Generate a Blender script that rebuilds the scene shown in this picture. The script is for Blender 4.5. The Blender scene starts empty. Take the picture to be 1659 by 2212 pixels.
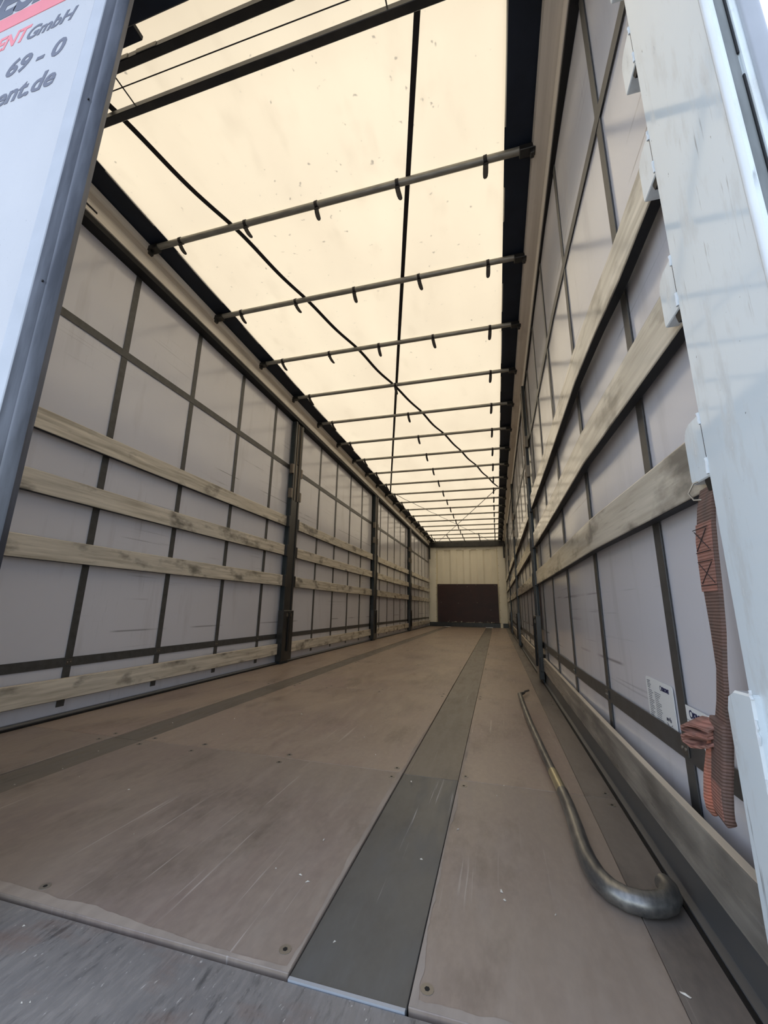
import bpy, bmesh, math, random
from mathutils import Vector, Matrix
R = random.Random(7)
S = bpy.context.scene
COL = S.collection

# ------------------------------------------------------------------ camera
cam = bpy.data.cameras.new('camera'); camo = bpy.data.objects.new('camera', cam); COL.objects.link(camo)
yaw, pit, rol, FPX = math.radians(15.49526), math.radians(13.36612), math.radians(0.92542), 867.03
fw = Vector((-math.sin(yaw)*math.cos(pit), math.cos(yaw)*math.cos(pit), math.sin(pit)))
rt = Vector((math.cos(yaw), math.sin(yaw), 0)); up = rt.cross(fw)
r2 = math.cos(rol)*rt + math.sin(rol)*up; u2 = -math.sin(rol)*rt + math.cos(rol)*up
mw = Matrix(((r2.x, u2.x, -fw.x, .8985), (r2.y, u2.y, -fw.y, 0), (r2.z, u2.z, -fw.z, .567), (0, 0, 0, 1)))
camo.matrix_world = mw
cam.sensor_fit = 'HORIZONTAL'; cam.sensor_width = 36; cam.lens = FPX/1659*36
cam.clip_start = .02; cam.clip_end = 500
S.camera = camo

# ------------------------------------------------------------------ sky, sun, exposure
W = bpy.data.worlds.new('world'); S.world = W; W.use_nodes = True
wn = W.node_tree.nodes; bg = wn['Background']
sky = wn.new('ShaderNodeTexSky'); sky.sky_type = 'NISHITA'; sky.sun_disc = False
sky.sun_elevation = math.radians(52); sky.sun_rotation = math.radians(-25); sky.air_density = 1.0; sky.dust_density = 1.2
hs = wn.new('ShaderNodeHueSaturation'); hs.inputs['Saturation'].default_value = .62      # hazy summer sky
W.node_tree.links.new(sky.outputs[0], hs.inputs['Color']); W.node_tree.links.new(hs.outputs[0], bg.inputs[0]); bg.inputs[1].default_value = .40
sl = bpy.data.lights.new('sun', 'SUN'); sl.energy = 4.3; sl.angle = math.radians(.6); sl.color = (1, .95, .88)
so = bpy.data.objects.new('sun', sl); COL.objects.link(so)
az, el = math.radians(-25), math.radians(52)      # sun stands ahead of the trailer, a little left
d = Vector((math.sin(az)*math.cos(el), math.cos(az)*math.cos(el), math.sin(el)))
so.rotation_euler = (-d).to_track_quat('-Z', 'Y').to_euler(); so.location = (-4, 10, 14)
S.view_settings.view_transform = 'Standard'; S.view_settings.look = 'None'
S.view_settings.gamma = 1; S.view_settings.use_curve_mapping = False
S.view_settings.exposure = 0.5
S.cycles.use_denoising = True
S.cycles.max_bounces = 10; S.cycles.diffuse_bounces = 7; S.cycles.sample_clamp_indirect = 6

# ------------------------------------------------------------------ helpers
def lin(r, g, b):
    f = lambda c: (c/255/12.92) if c <= 10 else ((c/255+.055)/1.055)**2.4
    return (f(r), f(g), f(b), 1)

class MB:
    def __init__(s): s.v = []; s.f = []
    def add(s, vs, fs):
        n = len(s.v); s.v += [tuple(v) for v in vs]; s.f += [tuple(i+n for i in f) for f in fs]; return s
    def box(s, x0, x1, y0, y1, z0, z1):
        vs = [(x, y, z) for x in (x0, x1) for y in (y0, y1) for z in (z0, z1)]
        return s.add(vs, [(0, 1, 3, 2), (4, 6, 7, 5), (0, 4, 5, 1), (2, 3, 7, 6), (0, 2, 6, 4), (1, 5, 7, 3)])
    def prism(s, poly, axis, a, b, seg=1, warp=None):
        """polygon (u,v) extruded along axis from a to b; axis y: (x,z), x: (y,z), z: (x,y)"""
        n = len(poly); vs = []
        for k in range(seg+1):
            t = a+(b-a)*k/seg
            for (p, q) in poly:
                P = {'y': (p, t, q), 'x': (t, p, q), 'z': (p, q, t)}[axis]
                vs.append(warp(P) if warp else P)
        fs = []
        for k in range(seg):
            for i in range(n):
                j = (i+1) % n; fs.append((k*n+i, k*n+j, (k+1)*n+j, (k+1)*n+i))
        fs.append(tuple(range(n-1, -1, -1))); fs.append(tuple(seg*n+i for i in range(n)))
        return s.add(vs, fs)
    def tube(s, pts, r, n=8, flat=None):
        pts = [Vector(p) for p in pts]; m = len(pts); vs = []
        rr = r if isinstance(r, (list, tuple)) else [r]*m
        ref = None
        for i, p in enumerate(pts):
            t = (pts[min(i+1, m-1)]-pts[max(i-1, 0)]).normalized()
            if ref is None: ref = Vector((0, 0, 1)) if abs(t.z) < .9 else Vector((1, 0, 0))
            a = (ref - t*ref.dot(t)).normalized(); b = t.cross(a); ref = a
            for k in range(n):
                th = 2*math.pi*k/n
                vs.append(p+a*math.cos(th)*rr[i]*(flat or 1)+b*math.sin(th)*rr[i])
        fs = [(i*n+k, i*n+(k+1) % n, (i+1)*n+(k+1) % n, (i+1)*n+k) for i in range(m-1) for k in range(n)]
        fs.append(tuple(range(n-1, -1, -1))); fs.append(tuple((m-1)*n+k for k in range(n)))
        return s.add(vs, fs)
    def ribbon(s, pts, wdir, w, th, nrm=None):
        """flat strap along pts; wdir = list/one of width directions; thickness th"""
        m = len(pts); vs = []
        for i, p in enumerate(pts):
            p = Vector(p); wd = Vector(wdir[i] if isinstance(wdir, list) else wdir).normalized()
            t = (Vector(pts[min(i+1, m-1)])-Vector(pts[max(i-1, 0)])).normalized()
            nn = t.cross(wd).normalized(); ww = w[i] if isinstance(w, list) else w
            for (a, b) in ((-1, -1), (1, -1), (1, 1), (-1, 1)): vs.append(p+wd*a*ww/2+nn*b*th/2)
        fs = [(i*4+k, i*4+(k+1) % 4, (i+1)*4+(k+1) % 4, (i+1)*4+k) for i in range(m-1) for k in range(4)]
        fs += [(3, 2, 1, 0), tuple((m-1)*4+k for k in range(4))]
        return s.add(vs, fs)
    def mesh(s, name, bevel=0, smooth=False, segs=1):
        me = bpy.data.meshes.new(name); bm = bmesh.new()
        vv = [bm.verts.new(v) for v in s.v]
        for f in s.f:
            try: bm.faces.new([vv[i] for i in f])
            except ValueError: pass
        bmesh.ops.recalc_face_normals(bm, faces=bm.faces)
        if bevel:
            es = [e for e in bm.edges if len(e.link_faces) == 2 and e.calc_face_angle(0) > .6]
            bmesh.ops.bevel(bm, geom=es, offset=bevel, segments=segs, affect='EDGES', profile=.6, clamp_overlap=True)
        if smooth:
            for f in bm.faces: f.smooth = True
            for e in bm.edges:
                if len(e.link_faces) == 2 and e.calc_face_angle(0) > .7: e.smooth = False
        bm.to_mesh(me); bm.free(); return me
    def build(s, name, mat, parent=None, loc=(0, 0, 0), bevel=0, smooth=False, segs=1):
        return place(name, s.mesh(name, bevel, smooth, segs), mat, parent, loc)

def place(name, me, mat=None, parent=None, loc=(0, 0, 0), rot=None):
    if mat is not None and not me.materials: me.materials.append(mat)
    o = bpy.data.objects.new(name, me); COL.objects.link(o); o.location = loc
    if rot: o.rotation_euler = rot
    if parent is not None: o.parent = parent
    return o
def tag(o, label, cat, group=None):
    o['label'] = label; o['category'] = cat
    if group: o['group'] = group
    return o
def struct(o): o['kind'] = 'structure'; return o
def empty(name, loc=(0, 0, 0)):
    o = bpy.data.objects.new(name, None); COL.objects.link(o); o.location = loc; o.empty_display_size = .05; return o
def rrect(x0, x1, z0, z1, r, n=3):
    out = []
    for (cx, cz, a0) in ((x1-r, z1-r, 0), (x0+r, z1-r, 90), (x0+r, z0+r, 180), (x1-r, z0+r, 270)):
        for k in range(n+1):
            a = math.radians(a0+90*k/n); out.append((cx+r*math.cos(a), cz+r*math.sin(a)))
    return out
def textmesh(body, size, shear=0, bold=0, align='LEFT'):
    cu = bpy.data.curves.new('lettering', 'FONT'); cu.body = body; cu.size = size; cu.shear = shear; cu.offset = bold
    cu.align_x = align; cu.resolution_u = 3; cu.extrude = .0004
    ob = bpy.data.objects.new('tmp', cu); COL.objects.link(ob)
    bpy.context.view_layer.update()
    dg = bpy.context.evaluated_depsgraph_get()
    me = bpy.data.meshes.new_from_object(ob.evaluated_get(dg))
    bpy.data.objects.remove(ob); bpy.data.curves.remove(cu); me.name = 'lettering'
    return me

# ------------------------------------------------------------------ materials
class NT:
    def __init__(s, name):
        s.m = bpy.data.materials.new(name); s.m.use_nodes = True; s.t = s.m.node_tree; s.n = s.t.nodes; s.l = s.t.links
        s.b = s.n['Principled BSDF']; s.out = s.n['Material Output']
        s.tc = s.n.new('ShaderNodeTexCoord'); s.oi = s.n.new('ShaderNodeObjectInfo')
    def vec(s, scale, rnd=0):
        mp = s.n.new('ShaderNodeMapping'); mp.inputs['Scale'].default_value = scale
        s.l.new(s.tc.outputs['Object'], mp.inputs[0])
        if rnd:
            c = s.n.new('ShaderNodeVectorMath'); c.operation = 'SCALE'; c.inputs[0].default_value = (37.1, 53.7, 71.3)
            s.l.new(s.oi.outputs['Random'], c.inputs['Scale']); s.l.new(c.outputs[0], mp.inputs['Location'])
        return mp.outputs[0]
    def noise(s, scale, lo, hi, detail=4, rnd=0, rough=.55):
        nz = s.n.new('ShaderNodeTexNoise'); nz.inputs['Scale'].default_value = 1; nz.inputs['Detail'].default_value = detail
        nz.inputs['Roughness'].default_value = rough
        s.l.new(s.vec(scale, rnd), nz.inputs['Vector'])
        r = s.n.new('ShaderNodeMapRange'); r.inputs[1].default_value = lo; r.inputs[2].default_value = hi
        s.l.new(nz.outputs[0], r.inputs[0]); return r.outputs[0]
    def mix(s, fac, a, b, f=1.0):
        m = s.n.new('ShaderNodeMix'); m.data_type = 'RGBA'
        if f != 1.0:
            q = s.n.new('ShaderNodeMath'); q.operation = 'MULTIPLY'; q.inputs[1].default_value = f; s.l.new(fac, q.inputs[0]); fac = q.outputs[0]
        s.l.new(fac, m.inputs[0])
        for i, c in ((6, a), (7, b)):
            if isinstance(c, tuple): m.inputs[i].default_value = c
            else: s.l.new(c, m.inputs[i])
        return m.outputs[2]
    def mul(s, a, b):
        q = s.n.new('ShaderNodeMath'); q.operation = 'MULTIPLY'; s.l.new(a, q.inputs[0])
        if isinstance(b, float): q.inputs[1].default_value = b
        else: s.l.new(b, q.inputs[1])
        return q.outputs[0]
    def fr(s, fac, a, b):
        r = s.n.new('ShaderNodeMapRange'); r.inputs[3].default_value = a; r.inputs[4].default_value = b
        s.l.new(fac, r.inputs[0]); s.l.new(r.outputs[0], s.b.inputs['Roughness'])
    def bump(s, h, st, dist=.002):
        b = s.n.new('ShaderNodeBump'); b.inputs['Strength'].default_value = st; b.inputs['Distance'].default_value = dist
        s.l.new(h, b.inputs['Height']); s.l.new(b.outputs[0], s.b.inputs['Normal'])
    def done(s, col, rough=.5, metal=0, spec=.5):
        if isinstance(col, tuple): s.b.inputs['Base Color'].default_value = col
        else: s.l.new(col, s.b.inputs['Base Color'])
        if not s.b.inputs['Roughness'].is_linked: s.b.inputs['Roughness'].default_value = rough
        s.b.inputs['Metallic'].default_value = metal; s.b.inputs['Specular IOR Level'].default_value = spec
        return s.m
def simple(name, c, rough=.5, metal=0, spec=.5, var=.25, scale=(9, 9, 9), c2=None):
    t = NT(name); f = t.noise(scale, .35, .7, 5, 1)
    c2 = c2 or tuple(x*(1-var) for x in c[:3])+(1,)
    return t.done(t.mix(f, c, c2), rough, metal, spec)

# roof tarpaulin: cream PVC that lets the sun through
t = NT('roof_tarpaulin'); n = t.n
f1 = t.noise((2.6, .9, 1), .3, .72, 4); f2 = t.noise((7, 3, 3), .58, .75, 5); f3 = t.noise((30, 30, 30), .70, .76, 2)
c = t.mix(f1, (.88, .735, .50, 1), (.79, .65, .44, 1)); c = t.mix(f2, c, (.62, .50, .33, 1), .4); c = t.mix(f3, c, (.28, .24, .18, 1), .75)
tr = n.new('ShaderNodeBsdfTranslucent'); df = n.new('ShaderNodeBsdfDiffuse'); mx = n.new('ShaderNodeMixShader'); mx.inputs[0].default_value = .685
t.l.new(c, tr.inputs[0]); df.inputs[0].default_value = (.86, .80, .66, 1); t.l.new(tr.outputs[0], mx.inputs[1]); t.l.new(df.outputs[0], mx.inputs[2])
t.l.new(mx.outputs[0], t.out.inputs[0]); n.remove(t.b); M_ROOF = t.m

# side curtain: grey PVC with scuffs
t = NT('curtain_pvc')
g1 = t.noise((1.2, .9, 1.1), .3, .72, 4); g2 = t.noise((4, 9, 1.3), .56, .84, 5); g3 = t.noise((5, .8, 60), .62, .70, 3)
g4 = t.noise((3, 1.7, 2.6), .50, .62, 3); g5 = t.noise((9, 80, 6), .63, .72, 3); g6 = t.noise((.3, 1.75, .3), .50, .56, 1)
sx = t.n.new('ShaderNodeSeparateXYZ'); t.l.new(t.tc.outputs['Object'], sx.inputs[0])
def zband(z0, w):
    a = t.n.new('ShaderNodeMath'); a.operation = 'SUBTRACT'; a.inputs[1].default_value = z0; t.l.new(sx.outputs[2], a.inputs[0])
    b = t.n.new('ShaderNodeMath'); b.operation = 'ABSOLUTE'; t.l.new(a.outputs[0], b.inputs[0])
    r = t.n.new('ShaderNodeMapRange'); r.inputs[1].default_value = w; r.inputs[2].default_value = 0; t.l.new(b.outputs[0], r.inputs[0]); return r.outputs[0]
c = t.mix(g1, lin(206, 205, 210), lin(197, 196, 202)); c = t.mix(g2, c, lin(164, 158, 158), .5)
c = t.mix(t.mul(g3, g4), c, lin(110, 106, 106), .5); c = t.mix(t.mul(g5, g4), c, lin(130, 125, 125), .22)
for (z0, w_) in ((.405, .007), (1.66, .005)): c = t.mix(t.mul(zband(z0, w_), g6), c, lin(90, 86, 86), .7)
t.bump(t.noise((160, 420, 420), .3, .7, 2), .04, .001); t.fr(g2, .14, .28)
M_CURT = t.done(c, .3, 0, .7)

t = NT('webbing_dark'); f = t.noise((30, 30, 30), .35, .7, 4, 1)
M_WEB = t.done(t.mix(f, lin(70, 70, 69), lin(58, 57, 56)), .42, 0, .5)
M_BUCK = simple('buckle_steel', lin(96, 94, 90), .4, .6)

# side slats: worn aluminium with grime
t = NT('slat_worn')
s1 = t.noise((25, 2.6, 46), .36, .66, 6, 1); s2 = t.noise((3, 4.2, 9), .54, .68, 5, 1); s3 = t.noise((40, 6, 150), .6, .72, 4, 1); s4 = t.noise((1, 1.3, 1), .3, .7, 2, 1)
c = t.mix(s1, lin(218, 208, 190), lin(160, 150, 132)); c = t.mix(s4, c, lin(196, 190, 178), .6); c = t.mix(s2, c, lin(92, 88, 82), .8); c = t.mix(t.mul(s3, s4), c, lin(70, 64, 56), .5)
t.bump(s1, .05, .001); t.fr(s1, .10, .26)
M_SLAT = t.done(c, .35, 0, .6)

t = NT('slat_grimy')
s1 = t.noise((25, 2.6, 46), .36, .66, 6, 1); s2 = t.noise((3, 3.2, 7), .48, .66, 6, 1)
c = t.mix(s1, lin(150, 144, 134), lin(122, 117, 110)); c = t.mix(s2, c, lin(70, 68, 66), .75); t.fr(s1, .25, .45)
M_SLATD = t.done(c, .35, 0, .5)
M_TOPEDGE = simple('slat_top_edge', lin(214, 200, 178), .35, 0, .5, .2, (20, 3, 20))
M_BLACK = simple('black_steel', lin(30, 31, 32), .3, 0, .5, .4, (14, 14, 5), lin(48, 46, 43))
M_TEAL = simple('dark_teal_steel', lin(40, 50, 54), .5, 0, .4, .4, (12, 12, 5))
M_NAVY = simple('navy_tarpaulin', lin(30, 38, 52), .55, 0, .3, .3)
M_POSTIN = simple('post_aluminium', lin(120, 110, 98), .45, .5, .5, .3, (30, 30, 3))
M_RUB = simple('black_rubber', lin(15, 15, 17), .6, 0, .4, .3)
t = NT('door_gasket'); f = t.noise((30, 30, 4), .4, .75, 6)
M_GASK = t.done(t.mix(f, lin(44, 47, 56), lin(84, 88, 98)), .38, 0, .5)
t = NT('rail_aluminium'); f = t.noise((40, .8, 40), .35, .7, 4); f2 = t.noise((6, 3, 6), .55, .75, 4)
c = t.mix(f, lin(228, 221, 210), lin(208, 201, 190)); c = t.mix(f2, c, lin(160, 152, 142), .5)
M_RAIL = t.done(c, .32, .15, .5)
t = NT('bow_galvanised'); f = t.noise((12, 60, 60), .3, .7, 4, 1)
M_BOW = t.done(t.mix(f, lin(158, 155, 145), lin(126, 124, 116)), .36, .4, .5)
M_STRAPD = simple('black_strap', lin(40, 36, 36), .6, 0, .3, .3, (40, 40, 40))

# floor
def floor_mat(name, a, b, cc, sc, rlo, rhi, tint, tf=.5, dark=.6):
    t = NT(name)
    h1 = t.noise((2.2, .9, 1), .30, .70, 6, 1); h2 = t.noise((24, 4.5, 1), .46, .74, 7, 1, .65); h3 = t.noise((110, 2.0, 1), .655, .72, 3, 1)
    h4 = t.noise((5, 2.2, 1), .52, .66, 7, 1, .65); h5 = t.noise((1.6, 1.4, 1), .46, .58, 3, 1); h6 = t.noise((70, 34, 1), .40, .70, 5, 1); h7 = t.noise((3.1, 1.7, 1), .45, .66, 6, 1)
    c = t.mix(h1, a, b); c = t.mix(h7, c, tint, tf); c = t.mix(h2, c, cc, .38); c = t.mix(h4, c, tuple(x*.48 for x in a[:3])+(1,), dark)
    c = t.mix(h6, c, tuple(min(1, x*1.35) for x in a[:3])+(1,), .22); c = t.mix(t.mul(h3, h5), c, sc, .55)
    t.fr(h2, rlo, rhi); t.bump(h2, .12, .001)
    return t.done(c, .4, 0, .5)
M_FLOOR = floor_mat('floor_plywood', lin(160, 142, 125), lin(146, 131, 119), lin(178, 165, 150), lin(196, 186, 176), .36, .55, lin(138, 116, 112), .45, .55)
M_FLOORN = floor_mat('floor_plywood_rear_shaded', lin(151, 136, 122), lin(137, 125, 115), lin(168, 156, 144), lin(196, 186, 178), .36, .55, lin(124, 106, 102), .45, .65)  # rear boards: purple-grey plywood, also darkened to stand in for blocked light
M_FSTRIP = floor_mat('floor_strip_steel', lin(86, 87, 86), lin(74, 76, 76), lin(112, 112, 110), lin(200, 200, 204), .34, .55, lin(96, 96, 92), .5, .5)
M_FSTRIPD = floor_mat('floor_strip_dusty', lin(116, 107, 96), lin(102, 96, 88), lin(136, 126, 113), lin(170, 160, 150), .4, .6, lin(100, 92, 84), .5, .5)
M_FEDGE = floor_mat('floor_edge_worn', lin(128, 118, 108), lin(110, 102, 96), lin(144, 134, 122), lin(160, 152, 144), .36, .55, lin(80, 76, 74), .6, .6)
t = NT('sill_steel')
k1 = t.noise((4, 3, 1), .35, .65, 6); k2 = t.noise((90, 22, 1), .45, .70, 7, 0, .7); k3 = t.noise((60, 14, 1), .52, .62, 7, 0, .7); k4 = t.noise((190, 60, 1), .67, .72, 3); k5 = t.noise((6, 12, 1), .52, .66, 7); k6 = t.noise((2.5, 4, 1), .42, .58, 4)
c = t.mix(k1, lin(136, 133, 130), lin(108, 107, 108)); c = t.mix(t.mul(k3, k6), c, lin(52, 54, 58), .8); c = t.mix(k2, c, lin(164, 157, 151), .4); c = t.mix(k5, c, lin(126, 98, 84), .4); c = t.mix(k4, c, lin(226, 222, 216), .5)
t.fr(k2, .35, .6); t.bump(k2, .3, .001); M_SILL = t.done(c, .4, .1, .5)
M_DUST = simple('packed_dust', lin(168, 156, 144), .8, 0, .2, .25, (20, 6, 6))
M_SCREW = simple('worn_screw', lin(150, 142, 130), .4, .5)
M_SUB = simple('underfloor', lin(24, 22, 20), .8)
M_SKIRT = simple('side_raves', lin(88, 90, 93), .4, .3, .5, .3, (10, 1.5, 10), lin(92, 90, 88))

M_CREAM = simple('cream_paint', lin(246, 240, 220), .42, 0, .5, .08, (3, 3, 1.5))
M_CREAM2 = simple('cream_frame', lin(242, 238, 222), .42, 0, .5, .1, (3, 3, 1.5))
t = NT('brown_board'); f = t.noise((3, 3, 5), .4, .75, 5); f2 = t.noise((2, 2, 60), .7, .76, 3)
M_BOARD = t.done(t.mix(f2, t.mix(f, lin(56, 30, 28), lin(44, 25, 24)), lin(130, 110, 100), .6), .4, 0, .4)

# painted rear pillar
t = NT('pillar_paint')
p1 = t.noise((2.5, 2.5, 1.2), .35, .7, 4); p2 = t.noise((10, 26, 7), .52, .70, 7, 0, .65); p3 = t.noise((60, 150, 8), .62, .70, 4); p4 = t.noise((5, 6, 3), .5, .62, 3)
p5 = t.noise((90, 110, 60), .72, .75, 3)
c = t.mix(p1, lin(218, 228, 233), lin(210, 220, 226)); c = t.mix(p2, c, lin(176, 168, 158), .32); c = t.mix(t.mul(p3, p4), c, lin(90, 86, 86), .75); c = t.mix(p5, c, lin(70, 70, 72), .7)
t.fr(p2, .07, .32)
M_PILL = t.done(c, .15, 0, .6)
M_WELD = simple('painted_weld', lin(220, 226, 230), .35, 0, .5, .1)
M_PDIRTY = simple('pillar_recess', lin(140, 146, 148), .6, 0, .4, .45, (30, 30, 5))
t = NT('door_white'); f = t.noise((3, 3, 2), .35, .7, 4); f2 = t.noise((120, 120, 120), .70, .75, 2); f3 = t.noise((420, 420, 420), .3, .7, 2)
c = t.mix(f, lin(186, 188, 193), lin(178, 181, 187)); c = t.mix(f2, c, lin(120, 122, 130), .7)
t.bump(f3, .2, .001); M_DOOR = t.done(c, .4, 0, .5)
M_DEDGE = simple('door_edge_aluminium', lin(172, 177, 184), .35, .2, .5, .1)
M_LGREY = simple('letter_grey', lin(96, 100, 116), .5, 0, .4, .08)
M_LRED = simple('letter_red', lin(226, 128, 138), .5, 0, .4, .08)
M_LAB = simple('label_white', lin(226, 228, 228), .35, 0, .5, .05)
M_INK = simple('label_ink', lin(60, 62, 78), .5, 0, .4, .1)
M_NAVYINK = simple('label_navy_ink', lin(28, 30, 72), .5, 0, .4, .1)
t = NT('galvanised_pole'); f = t.noise((60, 14, 60), .35, .7, 5); f2 = t.noise((20, 6, 20), .55, .7, 4)
c = t.mix(f, lin(150, 148, 142), lin(108, 108, 108)); c = t.mix(f2, c, lin(74, 78, 84), .6); M_POLE = t.done(c, .36, .75, .5)
M_BRASS = simple('bare_sleeve', lin(196, 186, 150), .3, .7, .5, .2)
def strap_mat(name, a, b):
    t = NT(name); w = t.n.new('ShaderNodeTexWave'); w.bands_direction = 'Z'; w.inputs['Scale'].default_value = 62; w.inputs['Distortion'].default_value = .6
    t.l.new(t.tc.outputs['Object'], w.inputs[0]); f = t.noise((30, 60, 30), .35, .7, 5)
    c = t.mix(f, a, b); c = t.mix(w.outputs[1], c, tuple(x*.6 for x in a[:3])+(1,), .35); t.bump(w.outputs[1], .6, .003)
    return t.done(c, .8, 0, .2)
M_LASH = strap_mat('lashing_webbing', lin(122, 97, 88), lin(104, 90, 83))
M_ORANGE = strap_mat('orange_webbing', lin(188, 118, 96), lin(140, 106, 92))
M_LASH2 = strap_mat('faded_patch', lin(164, 116, 102), lin(134, 106, 96))
M_STITCH = simple('stitching', lin(48, 38, 38), .8)
M_GROUND = simple('yard_ground', lin(150, 146, 140), .9, 0, .2, .2, (.6, .6, .6))
M_GREYTAPE = simple('grey_tape', lin(190, 184, 170), .5, 0, .4, .2, (60, 60, 60))
M_FLAKE = simple('pale_flake', lin(214, 206, 192), .8)

YF = 13.6                                  # front wall
zb = lambda y: 2.83-.0068*(y-1.67)          # height of the roof bows
ONAMES = ['first', 'second', 'third', 'fourth', 'fifth', 'sixth', 'seventh', 'eighth', 'ninth', 'tenth', 'eleventh', 'twelfth',
          'thirteenth', 'fourteenth', 'fifteenth', 'sixteenth', 'seventeenth', 'eighteenth', 'nineteenth']

# ================================================================== setting: ground, floor
struct(MB().box(-30, 30, -30, 45, -1.45, -1.35).build('ground', M_GROUND))
fl = struct(MB().box(-1.25, 1.27, .40, 13.62, -.06, -.031).build('floor', M_SUB))
JY = [.722] + [1.555+1.36*k for k in range(9)] + [YF-.01]
def board(x0, x1, y0, y1, name='floor_board', m=M_FLOOR, z=0.0, g=.0010):
    cx, cy = (x0+x1)/2, (y0+y1)/2
    b = MB().box(x0-cx+g, x1-cx-g, y0-cy+g, y1-cy-g, -.03, z)
    return b.build(name, m, fl, (cx, cy, 0), bevel=.0012)
XC = [(-1.236, -.742), (-.584, .5535), (.7455, 1.139)]
for (x0, x1) in XC:
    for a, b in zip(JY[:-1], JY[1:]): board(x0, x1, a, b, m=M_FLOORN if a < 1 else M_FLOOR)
JS = [.722, 1.555, 4.2, 7.7, 10.9, YF-.01]
for (x0, x1) in ((-.742, -.584), (.5535, .7455)):
    for q, (a, b) in enumerate(zip(JS[:-1], JS[1:])): board(x0, x1, a, b, 'floor_strip', M_FSTRIP if (q == 0 and x0 > 0) else M_FSTRIPD, -.0035)
for a, b in zip(JY[:-1], JY[1:]): board(1.1385, 1.232, a, b, 'edge_board', M_FEDGE, g=.0002)
scr = MB(); scr.tube([(0, 0, -.004), (0, 0, .0009)], .0105, 12)
scr = scr.mesh('screw', smooth=True); scr.materials.append(M_SCREW)
scd = MB(); scd.tube([(0, 0, 0), (0, 0, .0013)], .0042, 6); scd = scd.mesh('screw_socket'); scd.materials.append(M_SUB)
def screw(x, y):
    o = place('screw', scr, None, fl, (x, y, 0)); place('screw_socket', scd, None, o)
for (x, y) in ((.526, .762), (.769, .758), (-.55, .762), (-.02, .762), (1.20, .76), (-.775, .76)): screw(x, y)
for j in JY[1:5]:
    for x in (.522, .767, .09, -.30, -.555, -.77, 1.205):
        screw(x, j-.045); screw(x, j+.035)
# rear sill
sill = struct(MB().box(-1.27, 1.23, .30, .7195, -.20, -.004).build('trim_1', M_SILL, bevel=.006))
MB().box(.556, .743, .7155, .7215, -.01, -.0015).build('worn_lip', M_DEDGE, sill)
# dust packed against board ends
db = MB()
def ragged(p, q, w0, seed, n=90):
    rr = random.Random(seed); p, q = Vector(p), Vector(q); d_ = q-p; nn = Vector((-d_.y, d_.x, 0)).normalized(); w = w0; vs = []
    for k in range(n+1):
        w = min(max(w+rr.uniform(-.0022, .0022), w0*.45), w0*1.7); c_ = p+d_*k/n
        vs += [c_, c_+nn*w]
    db.add(vs, [(2*k, 2*k+2, 2*k+3, 2*k+1) for k in range(n)])
ragged((-1.23, .7235, .0005), (.5525, .7235, .0005), .016, 1, 160); ragged((.747, .7235, .0005), (1.20, .7235, .0005), .012, 2, 60)
ragged((.5515, .724, .0006), (.5515, 2.2, .0006), .008, 3, 150); ragged((.7475, 2.2, .0006), (.7475, .724, .0006), .007, 4, 150)
o = db.build('packed_dust', M_DUST, fl); o['kind'] = 'stuff'
# loose flakes, straw
dm = MB()
for (x, y, l) in [(.703, 1.077, .007), (.881, 1.02, .012), (.456, 1.085, .008), (1.148, .86, .016), (.60, .80, .006), (.98, .98, .005)]+[(R.uniform(-.9, 1.15), R.uniform(.8, 3.2), R.uniform(.003, .012)) for _ in range(46)]+[(R.uniform(-.1, 1.1), R.uniform(.5, .71), R.uniform(.002, .005)) for _ in range(30)]:
    a = R.uniform(0, 3.14); u = Vector((math.cos(a), math.sin(a), 0))*l/2; v = Vector((-u.y, u.x, 0))*R.uniform(.12, .5)
    z0 = .0008 if y > .723 else -.0035
    p = Vector((x, y, z0)); dm.add([p-u-v, p+u-v*.4, p+u*.7+v, p-u*.8+v, p+Vector((0, 0, .0025))], [(0, 1, 4), (1, 2, 4), (2, 3, 4), (3, 0, 4), (3, 2, 1, 0)])
o = dm.build('floor_debris', M_FLAKE, fl); o['kind'] = 'stuff'

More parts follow.
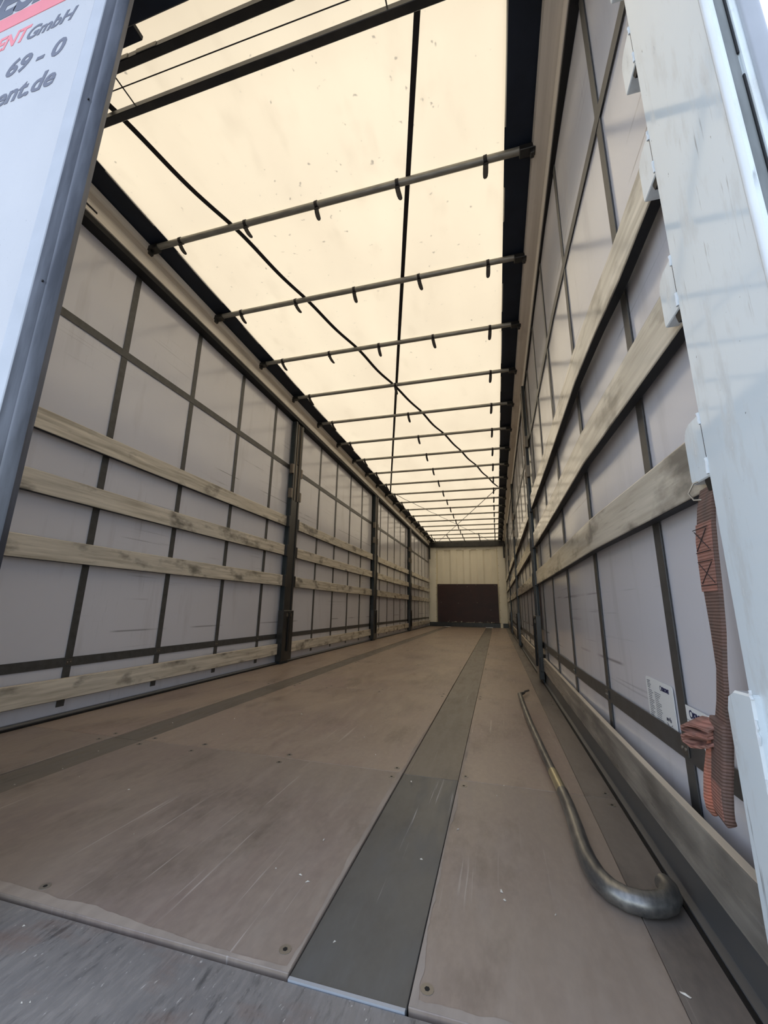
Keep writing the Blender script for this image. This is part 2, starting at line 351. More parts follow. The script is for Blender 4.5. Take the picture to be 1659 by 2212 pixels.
# ================================================================== side walls (curtains with webbing)
def cx_r(y): return 1.258+.03*min(1, max(0, (2-y)/1.2))
def cx_l(y): return -1.272
def wall(side):
    cx = cx_r if side > 0 else cx_l
    nm = 'wall_right' if side > 0 else 'wall_left'
    y0, y1, z0, z1 = .60, 13.635, .0, 2.72
    ny, nz = 150, 24; mb = MB()
    for i in range(ny+1):
        for k in range(nz+1):
            y = y0+(y1-y0)*i/ny; z = z0+(z1-z0)*k/nz
            w = .0010*math.sin(y*5.35+z*1.1)+.0008*math.sin(y*2.1-z*2.7+side)
            mb.v.append((cx(y)+w*(z > .3), y, z))
    for i in range(ny):
        for k in range(nz):
            a = i*(nz+1)+k; mb.f.append((a, a+1, a+nz+2, a+nz+1))
    w = struct(mb.build(nm, M_CURT, smooth=True))
    s = -side
    # vertical straps
    st, sp = (1.085, .5805) if side > 0 else (1.116, .587)
    ys = [st+sp*k for k in range(22) if st+sp*k < 13.4]
    lo, hi = (.262, .308) if side > 0 else (.243, .289)
    zt = 2.70
    sm = None
    for y in ys:
        mb = MB()
        hw = .0205
        xa = 0; mb.box(-.0015, .0015, -hw, hw, .05, zt)
        if sm is None: sm = mb.mesh('vertical_strap', bevel=.0007); sm.materials.append(M_WEB)
        place('vertical_strap', sm, None, w, (cx(y)+s*.0036, y, 0))
    # horizontal belts
    for (a, b, nme) in ((lo, hi, 'lower_belt'), (2.056, 2.104, 'upper_belt')):
        mb = MB(); n = 60; yy = [y0+.05+(13.5-y0)*(k/n)**1.5 for k in range(n+1)]
        for y in yy:
            x = cx(y)+s*.0068
            mb.v += [(x, y, a), (x, y, b), (x-s*.002, y, b), (x-s*.002, y, a)]
        for k in range(n):
            for q in range(4): mb.f.append((k*4+q, k*4+(q+1) % 4, k*4+4+(q+1) % 4, k*4+4+q))
        mb.build(nme, M_WEB, w)
    bk = MB().box(-.0015, .0015, -.017, .017, -.014, .014)
    bk = bk.mesh('strap_buckle', bevel=.001); bk.materials.append(M_BUCK)
    rv = MB().tube([(-.003, 0, 0), (.003, 0, 0)], .0032, 8).mesh('rivet', smooth=True); rv.materials.append(M_SCREW)
    for i, y in enumerate(ys):
        o = place('strap_buckle', bk, None, w, (cx(y)+s*.0085, y, (lo+hi)/2))
        if i < 5:
            for dy in (-.008, .008): place('rivet', rv, None, o, (s*.001, dy, 0))
    return w
WL = wall(-1); WR = wall(1)
# floor raves (low dark side rails) and the black gap
for side, nm in ((-1, 'baseboard_left'), (1, 'baseboard_right')):
    if side < 0: poly = [(-1.238, -.03), (-1.238, .014), (-1.244, .020), (-1.266, .020), (-1.266, -.03)]
    else: poly = [(1.234, -.03), (1.234, .006), (1.248, .010), (1.2535, .105), (1.257, .105), (1.262, -.03)]
    b = struct(MB().prism(poly, 'y', .72, 13.55).build(nm, M_SKIRT, bevel=.001))
    x = -1.2365 if side < 0 else 1.2325
    MB().box(min(x, x+side*-.006), max(x, x+side*-.006), .72, 13.55, -.02, .009 if side < 0 else .004).build('rubber_seal', M_RUB, b)

# ================================================================== side slats
def slat_mesh(side, L, h, warp=None, seg=24, t=.03):
    # section (x,z), origin at the inner face bottom
    pr = rrect(0, t, 0, h, .003, 2)
    pr = [(p*side, q) for p, q in pr]
    return MB().prism(pr, 'y', 0, L, seg, warp).mesh('side_slat')
BAYS_L = [(.74, 3.765), (4.02, 6.93), (7.22, 10.11), (10.40, 13.50)]
BAYS_R = [(.745, 3.55), (3.86, 6.72), (7.00, 10.02), (10.30, 13.50)]
RL = [(.095, .100), (.769, .108), (1.086, .107), (1.397, .106)]
RR = [(.098, .100), (.770, .106), (1.082, .114), (1.410, .116)]
BAYN = ['bay nearest the rear', 'second bay from the rear', 'third bay from the rear', 'bay beside the front wall']
ROWN = ['lowest row above the floor', 'second row up', 'third row up', 'topmost row']
for side, bays, rows in ((-1, BAYS_L, RL), (1, BAYS_R, RR)):
    for bi, (a, b) in enumerate(bays):
        for ri, (z, h) in enumerate(rows):
            ph = R.uniform(0, 6)
            def warp(P, a=a, side=side, ri=ri, bi=bi, ph=ph, b=b):
                x, y, zz = P; Y = a+y
                if side > 0:
                    x += (.03*min(1, max(0, (1.5-Y)/.75)) if ri else 0)
                    if ri == 3: zz -= .022*math.exp(-((Y-1.0)/.16)**2); x -= .006*math.exp(-((Y-1.0)/.2)**2)
                x += .0015*math.sin(Y*2+ph); zz -= .004*math.sin(math.pi*(y/(b-a)))
                return (x, y, zz)
            x0 = -1.222 if side < 0 else (1.222 if ri else 1.232); th = .019 if (side > 0 and ri == 0) else .028
            if side > 0 and bi == 0 and ri == 0: pass
            o = place('side_slat', slat_mesh(side, b-a, h, warp, 48 if bi == 0 else 10, th), M_SLATD if (side > 0 and ri == 0) else M_SLAT, None, (x0, a, z))
            g = [(p*side, q) for p, q in ((.0022, h-.002), (th-.002, h-.002), (th-.002, h+.0006), (.0022, h+.0006))]
            MB().prism(g, 'y', .002, b-a-.002, 48 if bi == 0 else 10, warp).build('top_edge', M_TOPEDGE, o)
            g = [(p*side, q) for p, q in ((.003, -.0012), (th-.002, -.0012), (th-.002, .003), (.003, .003))]
            MB().prism(g, 'y', .002, b-a-.002, 48 if bi == 0 else 10, warp).build('hollow_underside', M_RUB, o)
            tag(o, 'worn beige slat, %s wall, %s, %s' % ('left' if side < 0 else 'right', ROWN[ri], BAYN[bi]), 'slat', 'side slats along the curtains')

# ================================================================== sliding posts
def post(side, y, idx):
    r = empty('sliding_post', (side*1.20 if side < 0 else 1.215, y, .0))
    s = side; hw = .09 if s < 0 else .085
    def bx(name, x0, x1, y0, y1, z0, z1, m, bev=.003, par=r):
        return MB().box(min(s*x0, s*x1), max(s*x0, s*x1), y0, y1, z0, z1).build(name, m, par, bevel=bev)
    dpt = .057 if s < 0 else .027
    ztop = 2.62
    bx('post_body', .014, dpt, -hw, hw, .0, ztop, M_TEAL)
    for q in (-1, 1): bx('edge_flange', 0, .016, q*hw-(.03 if q > 0 else 0), q*hw+(.03 if q < 0 else 0), .03, ztop, M_BLACK)
    bx('web', .008, .016, -hw+.03, hw-.03, .03, 2.12, M_BLACK)
    bx('inner_channel', .004, .013, -.028, .028, 2.12, ztop-.01, M_RUB)
    bx('channel_lip', -.003, .008, -.045, -.032, 1.7, ztop-.02, M_POSTIN, .001); bx('channel_lip', -.003, .008, .032, .045, 1.7, ztop-.02, M_POSTIN, .001)
    lk = bx('lock_box', -.014, .05 if s < 0 else .026, -hw-.02, hw+.012, .03, .52, M_BLACK)
    bx('lock_lever', -.026, -.012, -.02, .02, .12, .50, M_RUB, .004, lk); bx('lock_plate', -.018, -.012, -.05, .05, .46, .49, M_POSTIN, .001, lk)
    for (z, h) in ((.098, .1), (.77, .11), (1.085, .11), (1.40, .11), (1.72, .1), (2.0, .1)):
        for q in (-1, 1):
            bx('slat_pocket', -.004, .036 if s < 0 else .026, q*(hw-.005) if q > 0 else -hw-.028, hw+.028 if q > 0 else -(hw-.005), z-.008, z+h, M_POSTIN if z > 1.6 else M_BLACK, .003)
    sd = 'left' if s < 0 else 'right'
    tag(r, 'dark steel sliding post on the %s wall, %s from the rear' % (sd, ONAMES[idx]), 'post', 'sliding posts between the bays')
for i, y in enumerate((3.89, 7.075, 10.255)): post(-1, y, i)
for i, y in enumerate((3.705, 6.86, 10.16)): post(1, y, i)

# ================================================================== roof: tarpaulin, edge bands, rails
ny, nx = 200, 12; mb = MB()
for i in range(ny+1):
    for k in range(nx+1):
        y = .56+(13.6-.56)*i/ny; x = -1.05+2.10*k/nx
        ph = (y-1.674)/.655*math.pi
        mb.v.append((x, y, zb(y)+.026-.006*abs(math.sin(ph))+.002*math.sin(x*7+y*3)))
for i in range(ny):
    for k in range(nx):
        a = i*(nx+1)+k; mb.f.append((a, a+1, a+nx+2, a+nx+1))
ceil = struct(mb.build('ceiling', M_ROOF, smooth=True))
def along(poly_fn, ys):
    mb = MB(); n = None
    for y in ys:
        p = poly_fn(y); n = len(p); mb.v += [(x, y, z) for (x, z) in p]
    for k in range(len(ys)-1):
        for q in range(n): mb.f.append((k*n+q, k*n+(q+1) % n, (k+1)*n+(q+1) % n, (k+1)*n+q))
    mb.f.append(tuple(range(n))); mb.f.append(tuple((len(ys)-1)*n+q for q in range(n))[::-1]); return mb
YS = [.56+(13.6-.56)*k/12 for k in range(13)]
for side in (-1, 1):
    xi = 1.043; xo = 1.29
    o = along(lambda y: [(side*xi, zb(y)+.022), (side*xi, zb(y)+.034), (side*xo, zb(y)+.034), (side*xo, zb(y)+.022)], YS).build('edge_band', M_NAVY, ceil)
    dz = lambda y: zb(y)-2.83
    X = (lambda q: -q+.0) if side < 0 else (lambda q: q)
    k = 0 if side < 0 else .045
    rail = [(1.285, 2.664), (1.207+k, 2.664), (1.207+k, 2.693), (1.200+k, 2.696), (1.196+k, 2.752), (1.203+k, 2.757), (1.222+k*.7, 2.762), (1.222+k*.7, 2.796), (1.188+k*.4, 2.802), (1.180, 2.808), (1.175, 2.846), (1.285, 2.846)]
    o = struct(along(lambda y: [(X(a), b+dz(y)) for a, b in rail], YS).build('trim_2' if side < 0 else 'trim_3', M_RAIL, smooth=False))
    along(lambda y: [(X(a), b+dz(y)) for a, b in ((1.201+k, 2.652), (1.201+k, 2.672), (1.205+k, 2.675), (1.203+k, 2.690), (1.214+k, 2.690), (1.214+k, 2.663), (1.284, 2.663), (1.284, 2.652))], YS).build('rubber_seal', M_RUB, o)  # rubber lip; its flat flange blackens the rail underside in place of shade
    if side < 0: MB().box(-1.1985, -1.196, 1.235, 1.33, 2.722, 2.734).build('rail_slot', M_RUB, o)
# roof header at the rear
hd = struct(MB().box(-1.27, 1.29, .50, .745, 2.66, 2.95).build('trim_4', M_NAVY, bevel=.004))
MB().box(-.44, -.33, .745, .80, 2.70, 2.72).build('hinge_lug', M_NAVY, hd)
# front beam
fb = struct(MB().box(-1.25, 1.26, 13.46, 13.64, 2.575, 2.83).build('trim_5', M_BLACK, bevel=.004))

# flat roof bars at the rear
for i, (y, z) in enumerate(((.868, 2.765), (1.012, 2.765))):
    r = empty('roof_bar', (0, y, z))
    MB().box(-1.17, 1.18, -.016, .016, 0, .030).build('bar', M_BLACK, r, bevel=.002)
    for q in (-1, 1): MB().box(q*1.175-.03, q*1.175+.03, -.03, .03, .0, .06).build('end_bracket', M_BLACK, r, bevel=.003)
    if i == 0:
        for (a, b) in ((-.63, -.555), (-.535, -.475), (-.43, -.33)):
            MB().box(a, b, -.0185, -.0163, .004, .027).build('grey_tape', M_GREYTAPE, r)
    tag(r, ('flat dark roof bar closest to the rear header, grey tape on its edge' if i == 0 else 'flat dark roof bar just ahead of the taped one'), 'roof bar', 'flat roof bars at the rear')

# roof bows with hanging tie straps
BW = 1.165
bow_poly = [(-.019, -.006), (-.019, .010), (-.012, .017), (.012, .017), (.019, .010), (.019, -.006), (.012, -.016), (-.012, -.016)]
bowm = MB().prism([(.0195*math.cos(2*math.pi*k/14), .0175*math.sin(2*math.pi*k/14)) for k in range(14)], 'x', -BW+.01, BW).mesh('bow_tube', smooth=True); bowm.materials.append(M_BOW)
edm = MB().box(-.028, .05, -.024, .024, -.026, .006).box(-.02, .0, -.016, .016, -.05, -.02).mesh('end_bracket', bevel=.003); edm.materials.append(M_BLACK)
def tie_mesh(bend):
    pts = [(0, -.001, -.016), (.002*bend, -.002, -.030), (.010*bend, -.001, -.055), (.022*bend, .004, -.082), (.032*bend, .008, -.100), (.036*bend, .010, -.108)]
    m = MB().ribbon(pts, (1, 0, 0), [.026, .026, .027, .027, .023, .010], .003)
    m.ribbon([(0, .0215*math.cos(math.radians(a)), .0195*math.sin(math.radians(a))) for a in range(-90, 271, 30)], (1, 0, 0), .019, .002)
    return m
ties = []
for bnd in (-.2, .5, 1.3):
    me = tie_mesh(bnd).mesh('tie_strap'); me.materials.append(M_STRAPD); ties.append(me)
bkl = MB().box(-.013, .013, -.006, .004, -.036, -.026).mesh('strap_clip', bevel=.002); bkl.materials.append(M_RUB)
for i in range(19):
    y = 1.674+.655*i; r = empty('roof_bow', (0, y, zb(y)))
    place('bow_tube', bowm, None, r)
    place('end_bracket', edm, None, r, (-BW, 0, 0)); place('end_bracket', edm, None, r, (BW, 0, 0), (0, 0, math.pi))
    xs = [-.945, -.47, 0, .48, .95] if (i < 3 or i > 15) else [-.98, -.01, .945]
    for x in xs:
        k = 0 if x > .6 else (1 if x > -.3 else 2)
        s = place('tie_strap', ties[k], None, r, (x, 0, 0), (0, 0, R.uniform(-.15, .15)))
        place('strap_clip', bkl, None, s)
    tag(r, 'galvanised roof bow with short hanging straps, %s from the rear' % ONAMES[i] if i < 18 else 'galvanised roof bow with short hanging straps, nearest the front wall', 'roof bow', 'roof bows under the tarpaulin')

# diagonal tension straps and thin lines under the roof
def diag(name, p, q, w, wav, label, seed, bow_touch=True):
    rr = random.Random(seed); n = 140; pts = []; wd = (Vector((q[0], q[1], 0))-Vector((p[0], p[1], 0))).normalized(); side = Vector((-wd.y, wd.x, 0))
    for k in range(n+1):
        t = k/n; x = p[0]+(q[0]-p[0])*t; y = p[1]+(q[1]-p[1])*t
        off = wav*(math.sin(t*64+seed)+.7*math.sin(t*37+seed*2))
        u = ((y-1.674)/.655) % 1
        pts.append((x+side.x*off, y+side.y*off, zb(y)+.0195 if not bow_touch else zb(y)+.020-.012*math.sin(u*math.pi)*min(1, abs(wav)*80)))
    o = MB().ribbon(pts, tuple(side), w, .003).build(name, M_STRAPD); tag(o, label, 'strap', 'diagonal roof straps')
diag('roof_strap', (-.78, .93), (1.02, 7.55), .028, .0055, 'slack black diagonal roof strap running from rear left to mid right', 3)
diag('roof_strap', (.715, 1.03), (-1.04, 7.45), .026, .0002, 'taut black diagonal roof strap running from rear right to mid left', 5)
diag('roof_strap', (-1.03, 7.5), (.75, 13.42), .014, .006, 'slack thin diagonal roof strap from mid left toward the front wall', 8)
diag('roof_strap', (1.02, 7.6), (-.88, 13.42), .016, .0006, 'taut thin diagonal roof strap from mid right toward the front wall', 11)
o = MB().tube([(-1.1, .935, 2.80), (0, .945, 2.803), (1.1, .955, 2.80)], .0022, 6).build('roof_wire', M_STRAPD); tag(o, 'thin wire stretched across between the two flat roof bars', 'wire')
for (x, lab) in ((-.60, 'thin short wire linking the flat roof bars on the left side'), (.60, 'thin short wire linking the flat roof bars on the right side')):
    o = MB().tube([(x, .87, 2.799), (x, 1.01, 2.799)], .003, 6).build('roof_wire', M_STRAPD); tag(o, lab, 'wire')
# dark leaves lying on the roof seen through it are left to the tarpaulin's specks

# ================================================================== front wall
wf = struct(MB().box(-1.30, 1.30, YF+.03, YF+.08, 0, 2.80).build('wall_front', M_CREAM2))
# corrugated sheet between the frame posts: proud and set-back panels with sloping flanks
NP = 9; step = 1.98/NP
for k in range(NP):
    a = -.985+step*k; b = a+step
    if k % 2 == 0: poly = [(a-.03, YF+.031), (a+.03, YF-.012), (b-.03, YF-.012), (b+.03, YF+.031)]
    else: poly = [(a+.02, YF+.034), (a+.02, YF+.028), (b-.02, YF+.028), (b-.02, YF+.034)]
    MB().prism(poly, 'z', .14, 2.50).build('wall_panel', M_CREAM, wf)
for (a, b) in ((-1.235, -1.005), (.995, 1.225)):
    MB().prism(rrect(a, b, YF-.045, YF+.03, .012, 2), 'z', .13, 2.575).build('frame_post', M_CREAM2, wf, smooth=True)
MB().box(-1.0, .995, YF-.02, YF+.03, 2.485, 2.575).build('top_frame', M_CREAM2, wf, bevel=.006)
tab = MB().box(-.035, .035, -.006, 0, -.028, 0).mesh('top_tab', bevel=.002); tab.materials.append(M_CREAM)
for k in range(8): place('top_tab', tab, None, wf, (-.85+.243*k, YF-.02, 2.49))
bolt = MB().tube([(0, 0, 0), (0, -.008, 0)], .008, 8).mesh('bolt'); bolt.materials.append(M_POSTIN)
for k in range(10):
    for x in (-1.02, 1.01): place('bolt', bolt, None, wf, (x, YF-.045, .3+.235*k))
kr = struct(MB().box(-1.24, 1.235, YF-.075, YF+.03, 0, .132).build('baseboard_front', M_BLACK, bevel=.004))
MB().box(.99, 1.07, YF-.082, YF-.07, .0, .13).build('kerb_stay', M_CREAM2, kr)
for (x0, x1, nm) in ((-1.215, -1.165, 'left'), (1.175, 1.225, 'right')):
    o = MB().box(x0, x1, 13.28, 13.36, 2.16, 2.66).build('front_corner_bracket', M_BLACK, bevel=.004)
    tag(o, 'short dark hanging bracket at the %s front roof corner' % nm, 'bracket')
# brown board
bb = empty('bulkhead_board', (0, YF-.05, .14))
MB().box(-.972, .958, -.02, .018, 0, 1.21).build('board', M_BOARD, bb, bevel=.003)
bt = MB().tube([(0, 0, 0), (0, -.004, 0)], .009, 8).mesh('bolt_head'); bt.materials.append(M_SCREW)
for (x, z) in ((-.90, 1.17), (-.32, 1.18), (.28, 1.18), (.88, 1.17), (0, 1.13), (.3, .62), (-.3, .6), (.72, .4), (-.85, .62), (-.6, .05), (-.2, .04), (.2, .04), (.6, .05)):
    place('bolt_head', bt, None, bb, (x, -.02, z))
wear = MB()
for k in range(26):
    x = R.uniform(-.9, .9); wear.box(x, x+R.uniform(.02, .07), -.0212, -.0195, 0, R.uniform(.004, .03))
wear.build('worn_edge', M_FLAKE, bb)['kind'] = 'stuff'
tag(bb, 'dark brown plywood board bolted low on the cream front wall', 'board')

# ================================================================== right rear pillar
P = empty('corner_pillar', (1.23, .5, 0))
def pb(name, x0, x1, y0, y1, z0, z1, m, bev=0, par=None, segs=1):
    return MB().box(x0-1.23, x1-1.23, y0-.5, y1-.5, z0, z1).build(name, m, par or P, bevel=bev, segs=segs)
pb('pillar_body', 1.23, 1.283, .508, .7125, -.15, 2.70, M_PILL, .002)
MB().tube([(.003, .006, -.15), (.003, .006, 2.70)], .0058, 10).build('edge_bead', M_WELD, P, smooth=True)
pb('rear_flange', 1.233, 1.2405, .500, .512, -.15, 2.70, M_PILL, .003, segs=2)
pb('recess', 1.2405, 1.2555, .5065, .512, -.15, 2.70, M_PDIRTY)
pb('groove_line', 1.2405, 1.2428, .5045, .508, -.15, 2.70, M_STITCH, .001)  # dark brown strip along the groove beside the flange
sl_ = MB().box(0, .0022, -.002, .004, 0, .40).mesh('seal_strip', bevel=.0005); sl_.materials.append(M_RUB)
for k in range(6): place('seal_strip', sl_, None, P, (.0247, .006, .0+.44*k))
pb('outer_flange', 1.2575, 1.2675, .502, .512, -.15, 2.70, M_PILL, .003, segs=2)
MB().tube([(.0475, .002, -.15), (.0475, .002, 2.70)], .0115, 16).build('hinge_tube', M_DEDGE, P, smooth=True)
# slat pockets on the pillar
hexp = [(0, .0), (.060, .002), (.0625, .01), (.0625, .086), (.055, .10), (.040, .107), (0, .108)]
def pocket(z):
    o = MB().prism(hexp, 'x', 0, .045).build('slat_pocket', M_PILL, P, (.001, .2125, z), bevel=.0018)
    w = MB(); rr = random.Random(int(z*1000))
    for (a, b) in ((.004, .03), (.088, .108)):
        n = 5; w.tube([(-.0008, .001+rr.uniform(-.0012, .0012), a+(b-a)*k/n) for k in range(n+1)], [.002+.0014*rr.random() for _ in range(n+1)], 6)
    w.build('weld_bead', M_WELD, o, smooth=True)
    MB().box(-.0004, .0006, -.001, .0012, .032, .086).build('joint_gap', M_RUB, o)
    MB().prism([(-.0, -.022), (.016, -.02), (.022, -.004), (.022, .0), (0, .0)], 'x', .002, .044).build('pocket_mouth', M_RUB, o)
for z in (.776, 1.086, 1.385, 1.685, 1.985, 2.285): pocket(z)
# lower reinforcement plate with rounded head
pl = [(.186, .12), (.2555, .12), (.2565, .43), (.249, .450), (.232, .459), (.186, .461)]
o = MB().prism(pl, 'x', -.010, .012).build('reinforcement_plate', M_PILL, P, bevel=.003)
w = MB()
for (a, b) in ((.455, .466), (.40, .43), (.32, .36), (.20, .25)):
    n = 6; w.tube([(-.0095, .187+R.uniform(-.0015, .0015), a+(b-a)*k/n) for k in range(n+1)], [.0012+.0012*R.random() for _ in range(n+1)], 6)
w.build('weld_bead', M_WELD, o, smooth=True)
tag(P, 'scuffed pale blue painted steel corner pillar at the right rear', 'pillar')

# ================================================================== lashing strap hanging from the pillar
Ls = empty('lashing_strap', (1.236, .735, .765))
def rel(p): return (p[0]-1.236, p[1]-.735, p[2]-.765)
pts = [(1.240, .742, .765), (1.232, .742, .735), (1.229, .747, .70), (1.228, .752, .66), (1.228, .757, .60), (1.229, .764, .54), (1.230, .776, .48), (1.230, .789, .43), (1.228, .800, .385)]
wds = [(.0, 1, 0), (.0, 1, 0), (0, 1, 0), (0, 1, 0), (.06, 1, 0), (.15, 1, 0), (.26, 1, 0), (.2, 1, 0), (.1, 1, 0)]
body = MB().ribbon([rel(p) for p in pts], wds, [.046, .047, .050, .052, .054, .053, .049, .05, .054], .006).build('webbing', M_LASH, Ls)
MB().ribbon([rel(p) for p in [(1.2268, .747, .708), (1.2248, .751, .68), (1.2246, .754, .645), (1.2246, .757, .60)]], (0, 1, 0), .049, .003).build('sewn_patch', M_LASH2, Ls)
stt = MB()
for z0 in (.665, .612):
    for (a, b) in (((-.02, z0), (.02, z0+.032)), ((.02, z0), (-.02, z0+.032)), ((-.024, z0-.003), (.024, z0-.003)), ((-.024, z0+.035), (.024, z0+.035))):
        stt.tube([rel((1.2226, .754+a[0], a[1])), rel((1.2226, .754+b[0], b[1]))], .0007, 5)
stt.build('stitching', M_STITCH, Ls)
tail = [(1.2265, .797, .405), (1.2260, .803, .378), (1.2235, .809, .345), (1.2205, .815, .312), (1.2195, .820, .282), (1.221, .823, .266), (1.225, .824, .257)]
MB().ribbon([rel(p) for p in tail], (.1, 1, .08), [.052, .055, .056, .055, .054, .050, .042], .015).build('tail', M_LASH, Ls, bevel=.004, segs=2)
ed_ = MB(); ed_.tube([rel((p[0]-.006, p[1]+.0225, p[2]-.002)) for p in tail[1:]], [.003, .006, .008, .009, .008, .005], 8); ed_.build('orange_edge', M_ORANGE, Ls, smooth=True)
MB().ribbon([rel((p[0]-.0078, p[1]-.004, p[2])) for p in tail[3:6]], (.1, 1, .08), [.036, .040, .038], .002).build('orange_print', M_LASH2, Ls)
lp = [rel(p) for p in ((1.222, .806, .390), (1.214, .824, .393), (1.208, .842, .391), (1.205, .856, .385), (1.206, .861, .379), (1.210, .850, .378), (1.216, .830, .380), (1.221, .812, .382))]
MB().ribbon(lp, (.9, .1, .45), [.028, .030, .032, .032, .032, .032, .030, .028], .0045).build('knot_loop', M_LASH2, Ls, bevel=.001)
lp = [rel(p) for p in ((1.222, .812, .376), (1.214, .830, .376), (1.207, .850, .373), (1.204, .863, .367), (1.206, .865, .358), (1.211, .852, .354), (1.217, .832, .359), (1.222, .812, .366))]
MB().ribbon(lp, (.9, .1, .35), [.028]*8, .0045).build('knot_loop', M_LASH2, Ls, bevel=.001)
MB().tube([rel(p) for p in ((1.246, .748, .785), (1.226, .757, .777), (1.220, .765, .762), (1.226, .764, .750), (1.234, .755, .748))], .0016, 6).build('wire_hook', M_SCREW, Ls, smooth=True)
tag(Ls, 'faded brown lashing strap with orange end hanging beside the right pillar', 'strap')

# ================================================================== hooked pole on the floor
H = empty('hooked_pole', (1.05, 1.6, 0))
def hp(x, y, z=.02): return (x-1.05, y-1.6, z)
thin = [hp(1.020, 3.02, .018), hp(1.024, 2.7, .018), hp(1.033, 2.3, .018), hp(1.049, 1.9, .019), hp(1.060, 1.66, .020)]
MB().tube(thin, .0145, 14).build('pole_shaft', M_POLE, H, smooth=True)
MB().tube([hp(1.060, 1.665, .020), hp(1.068, 1.50, .021)], .0155, 14).build('bare_sleeve', M_BRASS, H, smooth=True)
cv = [hp(1.068, 1.505, .021), hp(1.071, 1.40, .021), hp(1.070, 1.28, .021), hp(1.068, 1.20, .021), hp(1.070, 1.14, .021), hp(1.078, 1.085, .021), hp(1.095, 1.048, .021), hp(1.118, 1.03, .021), hp(1.145, 1.025, .021), hp(1.172, 1.032, .021), hp(1.192, 1.046, .021), hp(1.204, 1.066, .021), hp(1.208, 1.088, .021), hp(1.205, 1.108, .021)]
rad = [.0165, .0175, .0185, .019, .020, .0205, .0205, .0205, .0205, .0205, .0205, .0200, .0185, .0165]
MB().tube(cv, rad, 18).build('hook', M_POLE, H, smooth=True)
MB().tube([hp(1.180, 1.0165, .026), hp(1.180, 1.020, .026)], .0035, 8).build('drilled_hole', M_RUB, H)
MB().tube([hp(1.020, 3.02, .018), hp(1.035, 3.045, .018), hp(1.048, 3.06, .02), hp(1.055, 3.10, .022), hp(1.085, 3.15, .024)], [.013, .010, .008, .007, .006], 8).build('pole_tip', M_POLE, H, smooth=True)
tag(H, 'long galvanised pole with a curved hook end lying on the floor', 'pole')

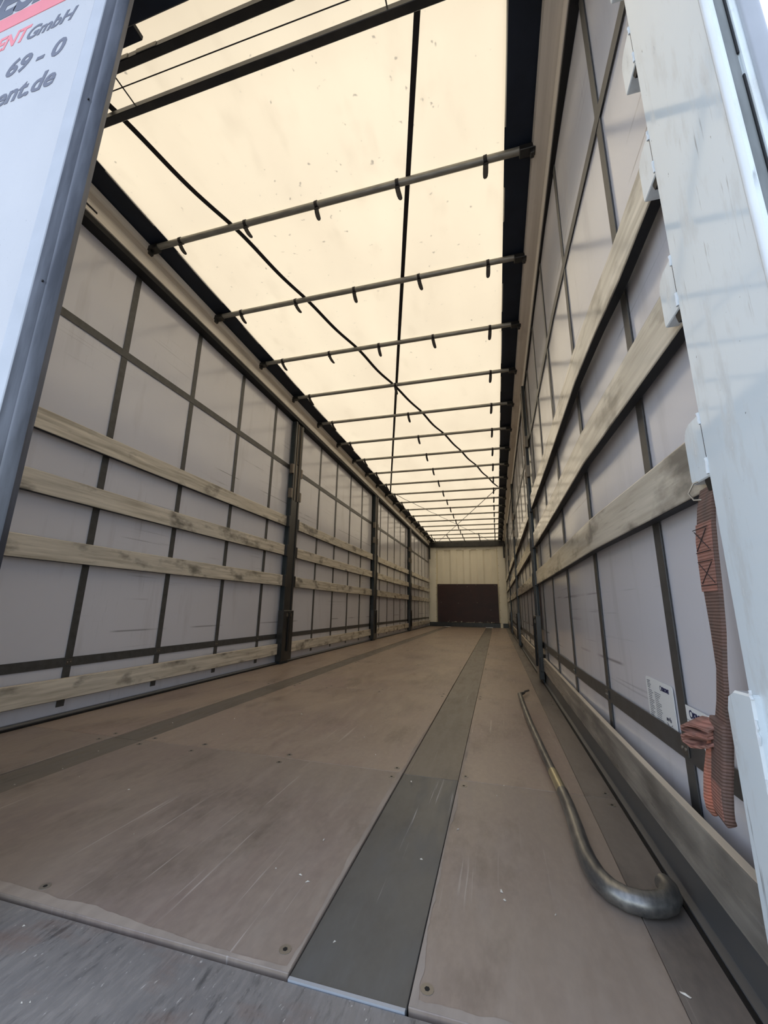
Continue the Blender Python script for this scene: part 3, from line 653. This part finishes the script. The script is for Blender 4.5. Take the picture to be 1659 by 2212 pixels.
# ================================================================== labels stuck on the right curtain
def label(name, y0, y1, z0, z1, lab, second):
    # y1 > y0; seen from inside the trailer the left edge is at y1
    x = cx_r(1.1)-.0035; r = empty(name, (x, y1, z1)); w, h = y1-y0, z1-z0
    pl = rrect(-w, 0, -h, 0, .008, 3)
    MB().prism([(a, b) for a, b in pl], 'x', -.0008, .0004).build('sheet', M_LAB, r)
    rot = (math.radians(90), 0, math.radians(-90))
    def txt(s, size, u, v, m, bold=0, nm='lettering', sh=0):
        place(nm, textmesh(s, size, sh, bold), m, r, (-.0012, -u, -v), rot)
    def ring(u, v, rd, m):
        n = 20; MB().tube([(-.0012, -u+rd*math.cos(2*math.pi*k/n), -v+rd*math.sin(2*math.pi*k/n)) for k in range(n+1)], rd*.22, 4, .3).build('emblem', m, r)
    pr = MB()
    def bar(u, v, l, t=.0012): pr.box(-.0013, -.0009, -u-l, -u, -v-t, -v)
    if second:
        txt('KRONE', .0165, .040, .0205, M_NAVYINK, .0006); ring(.031, .0145, .0068, M_NAVYINK)
        for k, (l, t) in enumerate(((.052, .003), (.030, .003), (.016, .003), (.034, .0014), (.038, .0014))): bar(.018, .034+.0125*k, l, t)
        bar(.0, .028, w*.97, .0007)
        txt('m+h', .014, .083, .082, M_INK)
    else:
        txt('KRONE', .0125, .110, .0195, M_NAVYINK, .0005); ring(.103, .015, .005, M_NAVYINK)
        rr = random.Random(4)
        for k in range(5): bar(.010, .008+.0042*k, rr.uniform(.016, .04), .0013)
        for k in range(14):
            bar(.012, .031+.0046*k, rr.uniform(.02, .036), .0012); bar(.056, .031+.0046*k, rr.uniform(.018, .042), .001)
        txt('m+h', .015, .118, .083, M_INK)
        for q in (0, 1): MB().tube([(-.0012, -(.120+.030*k/8), -(.087+.0045*q)-.006*math.sin(math.pi*k/8)) for k in range(9)], .0007, 4, .4).build('emblem', M_INK, r)
    pr.build('print', M_INK, r)
    tag(r, lab, 'label')
label('paper_label', 1.125, 1.300, .290, .400, 'white printed label left of the dark strap on right curtain', False)
label('paper_label', .955, 1.072, .288, .376, 'smaller white label partly hidden by the hanging lashing strap', True)

# ================================================================== left rear door (closed leaf)
DY = .55
D = struct(MB().box(-1.27, -.172, DY, DY+.03, -.12, 2.66).build('door_1', M_DOOR, bevel=.002))
MB().prism([(-.175, DY-.0015), (-.168, DY-.004), (-.124, DY-.004), (-.120, DY), (-.120, DY+.03), (-.175, DY+.03)], 'z', -.12, 2.66).build('door_edge', M_DEDGE, D)
MB().prism([(-.121, DY-.003), (-.112, DY-.007), (-.104, DY-.003), (-.096, DY-.002), (-.090, DY+.003), (-.084, DY+.001), (-.076, DY+.002), (-.068, DY+.008), (-.064, DY+.02), (-.070, DY+.035), (-.121, DY+.035)], 'z', -.12, 2.66).build('door_gasket', M_GASK, D, smooth=True)
dot = MB().tube([(0, 0, 0), (0, -.002, 0)], .003, 6).mesh('gasket_pin'); dot.materials.append(M_RUB)
for z in (.72, 1.30, 1.88, 2.45): place('gasket_pin', dot, None, D, (-.094, DY-.001, z))
rx = (math.radians(90), 0, 0)
def dtext(s, size, xright, z, m, sh, bold, xs=1.0):
    me = textmesh(s, size, sh, bold, 'RIGHT'); o = place('lettering', me, m, D, (xright, DY-.0004, z), rx); o.scale = (xs, 1, 1); return o
dtext('rent.de', .098, -.262, 2.015, M_LGREY, .24, .0026, .98)
dtext('69 - 0', .094, -.262, 2.140, M_LGREY, .24, .0028, 1.06)
dtext('GmbH', .074, -.258, 2.283, M_LGREY, .38, .0016, .98)
dtext('RENT', .088, -.455, 2.292, M_LRED, .30, .0022, .86)
dtext('WIESE', .20, -.385, 2.478, M_LGREY, .25, .010, .95)
MB().prism([(-1.15, 2.395), (-.255, 2.395), (-.24, 2.46), (-1.15, 2.46)], 'y', DY-.0011, DY+.001).build('red_stripe', M_LRED, D)
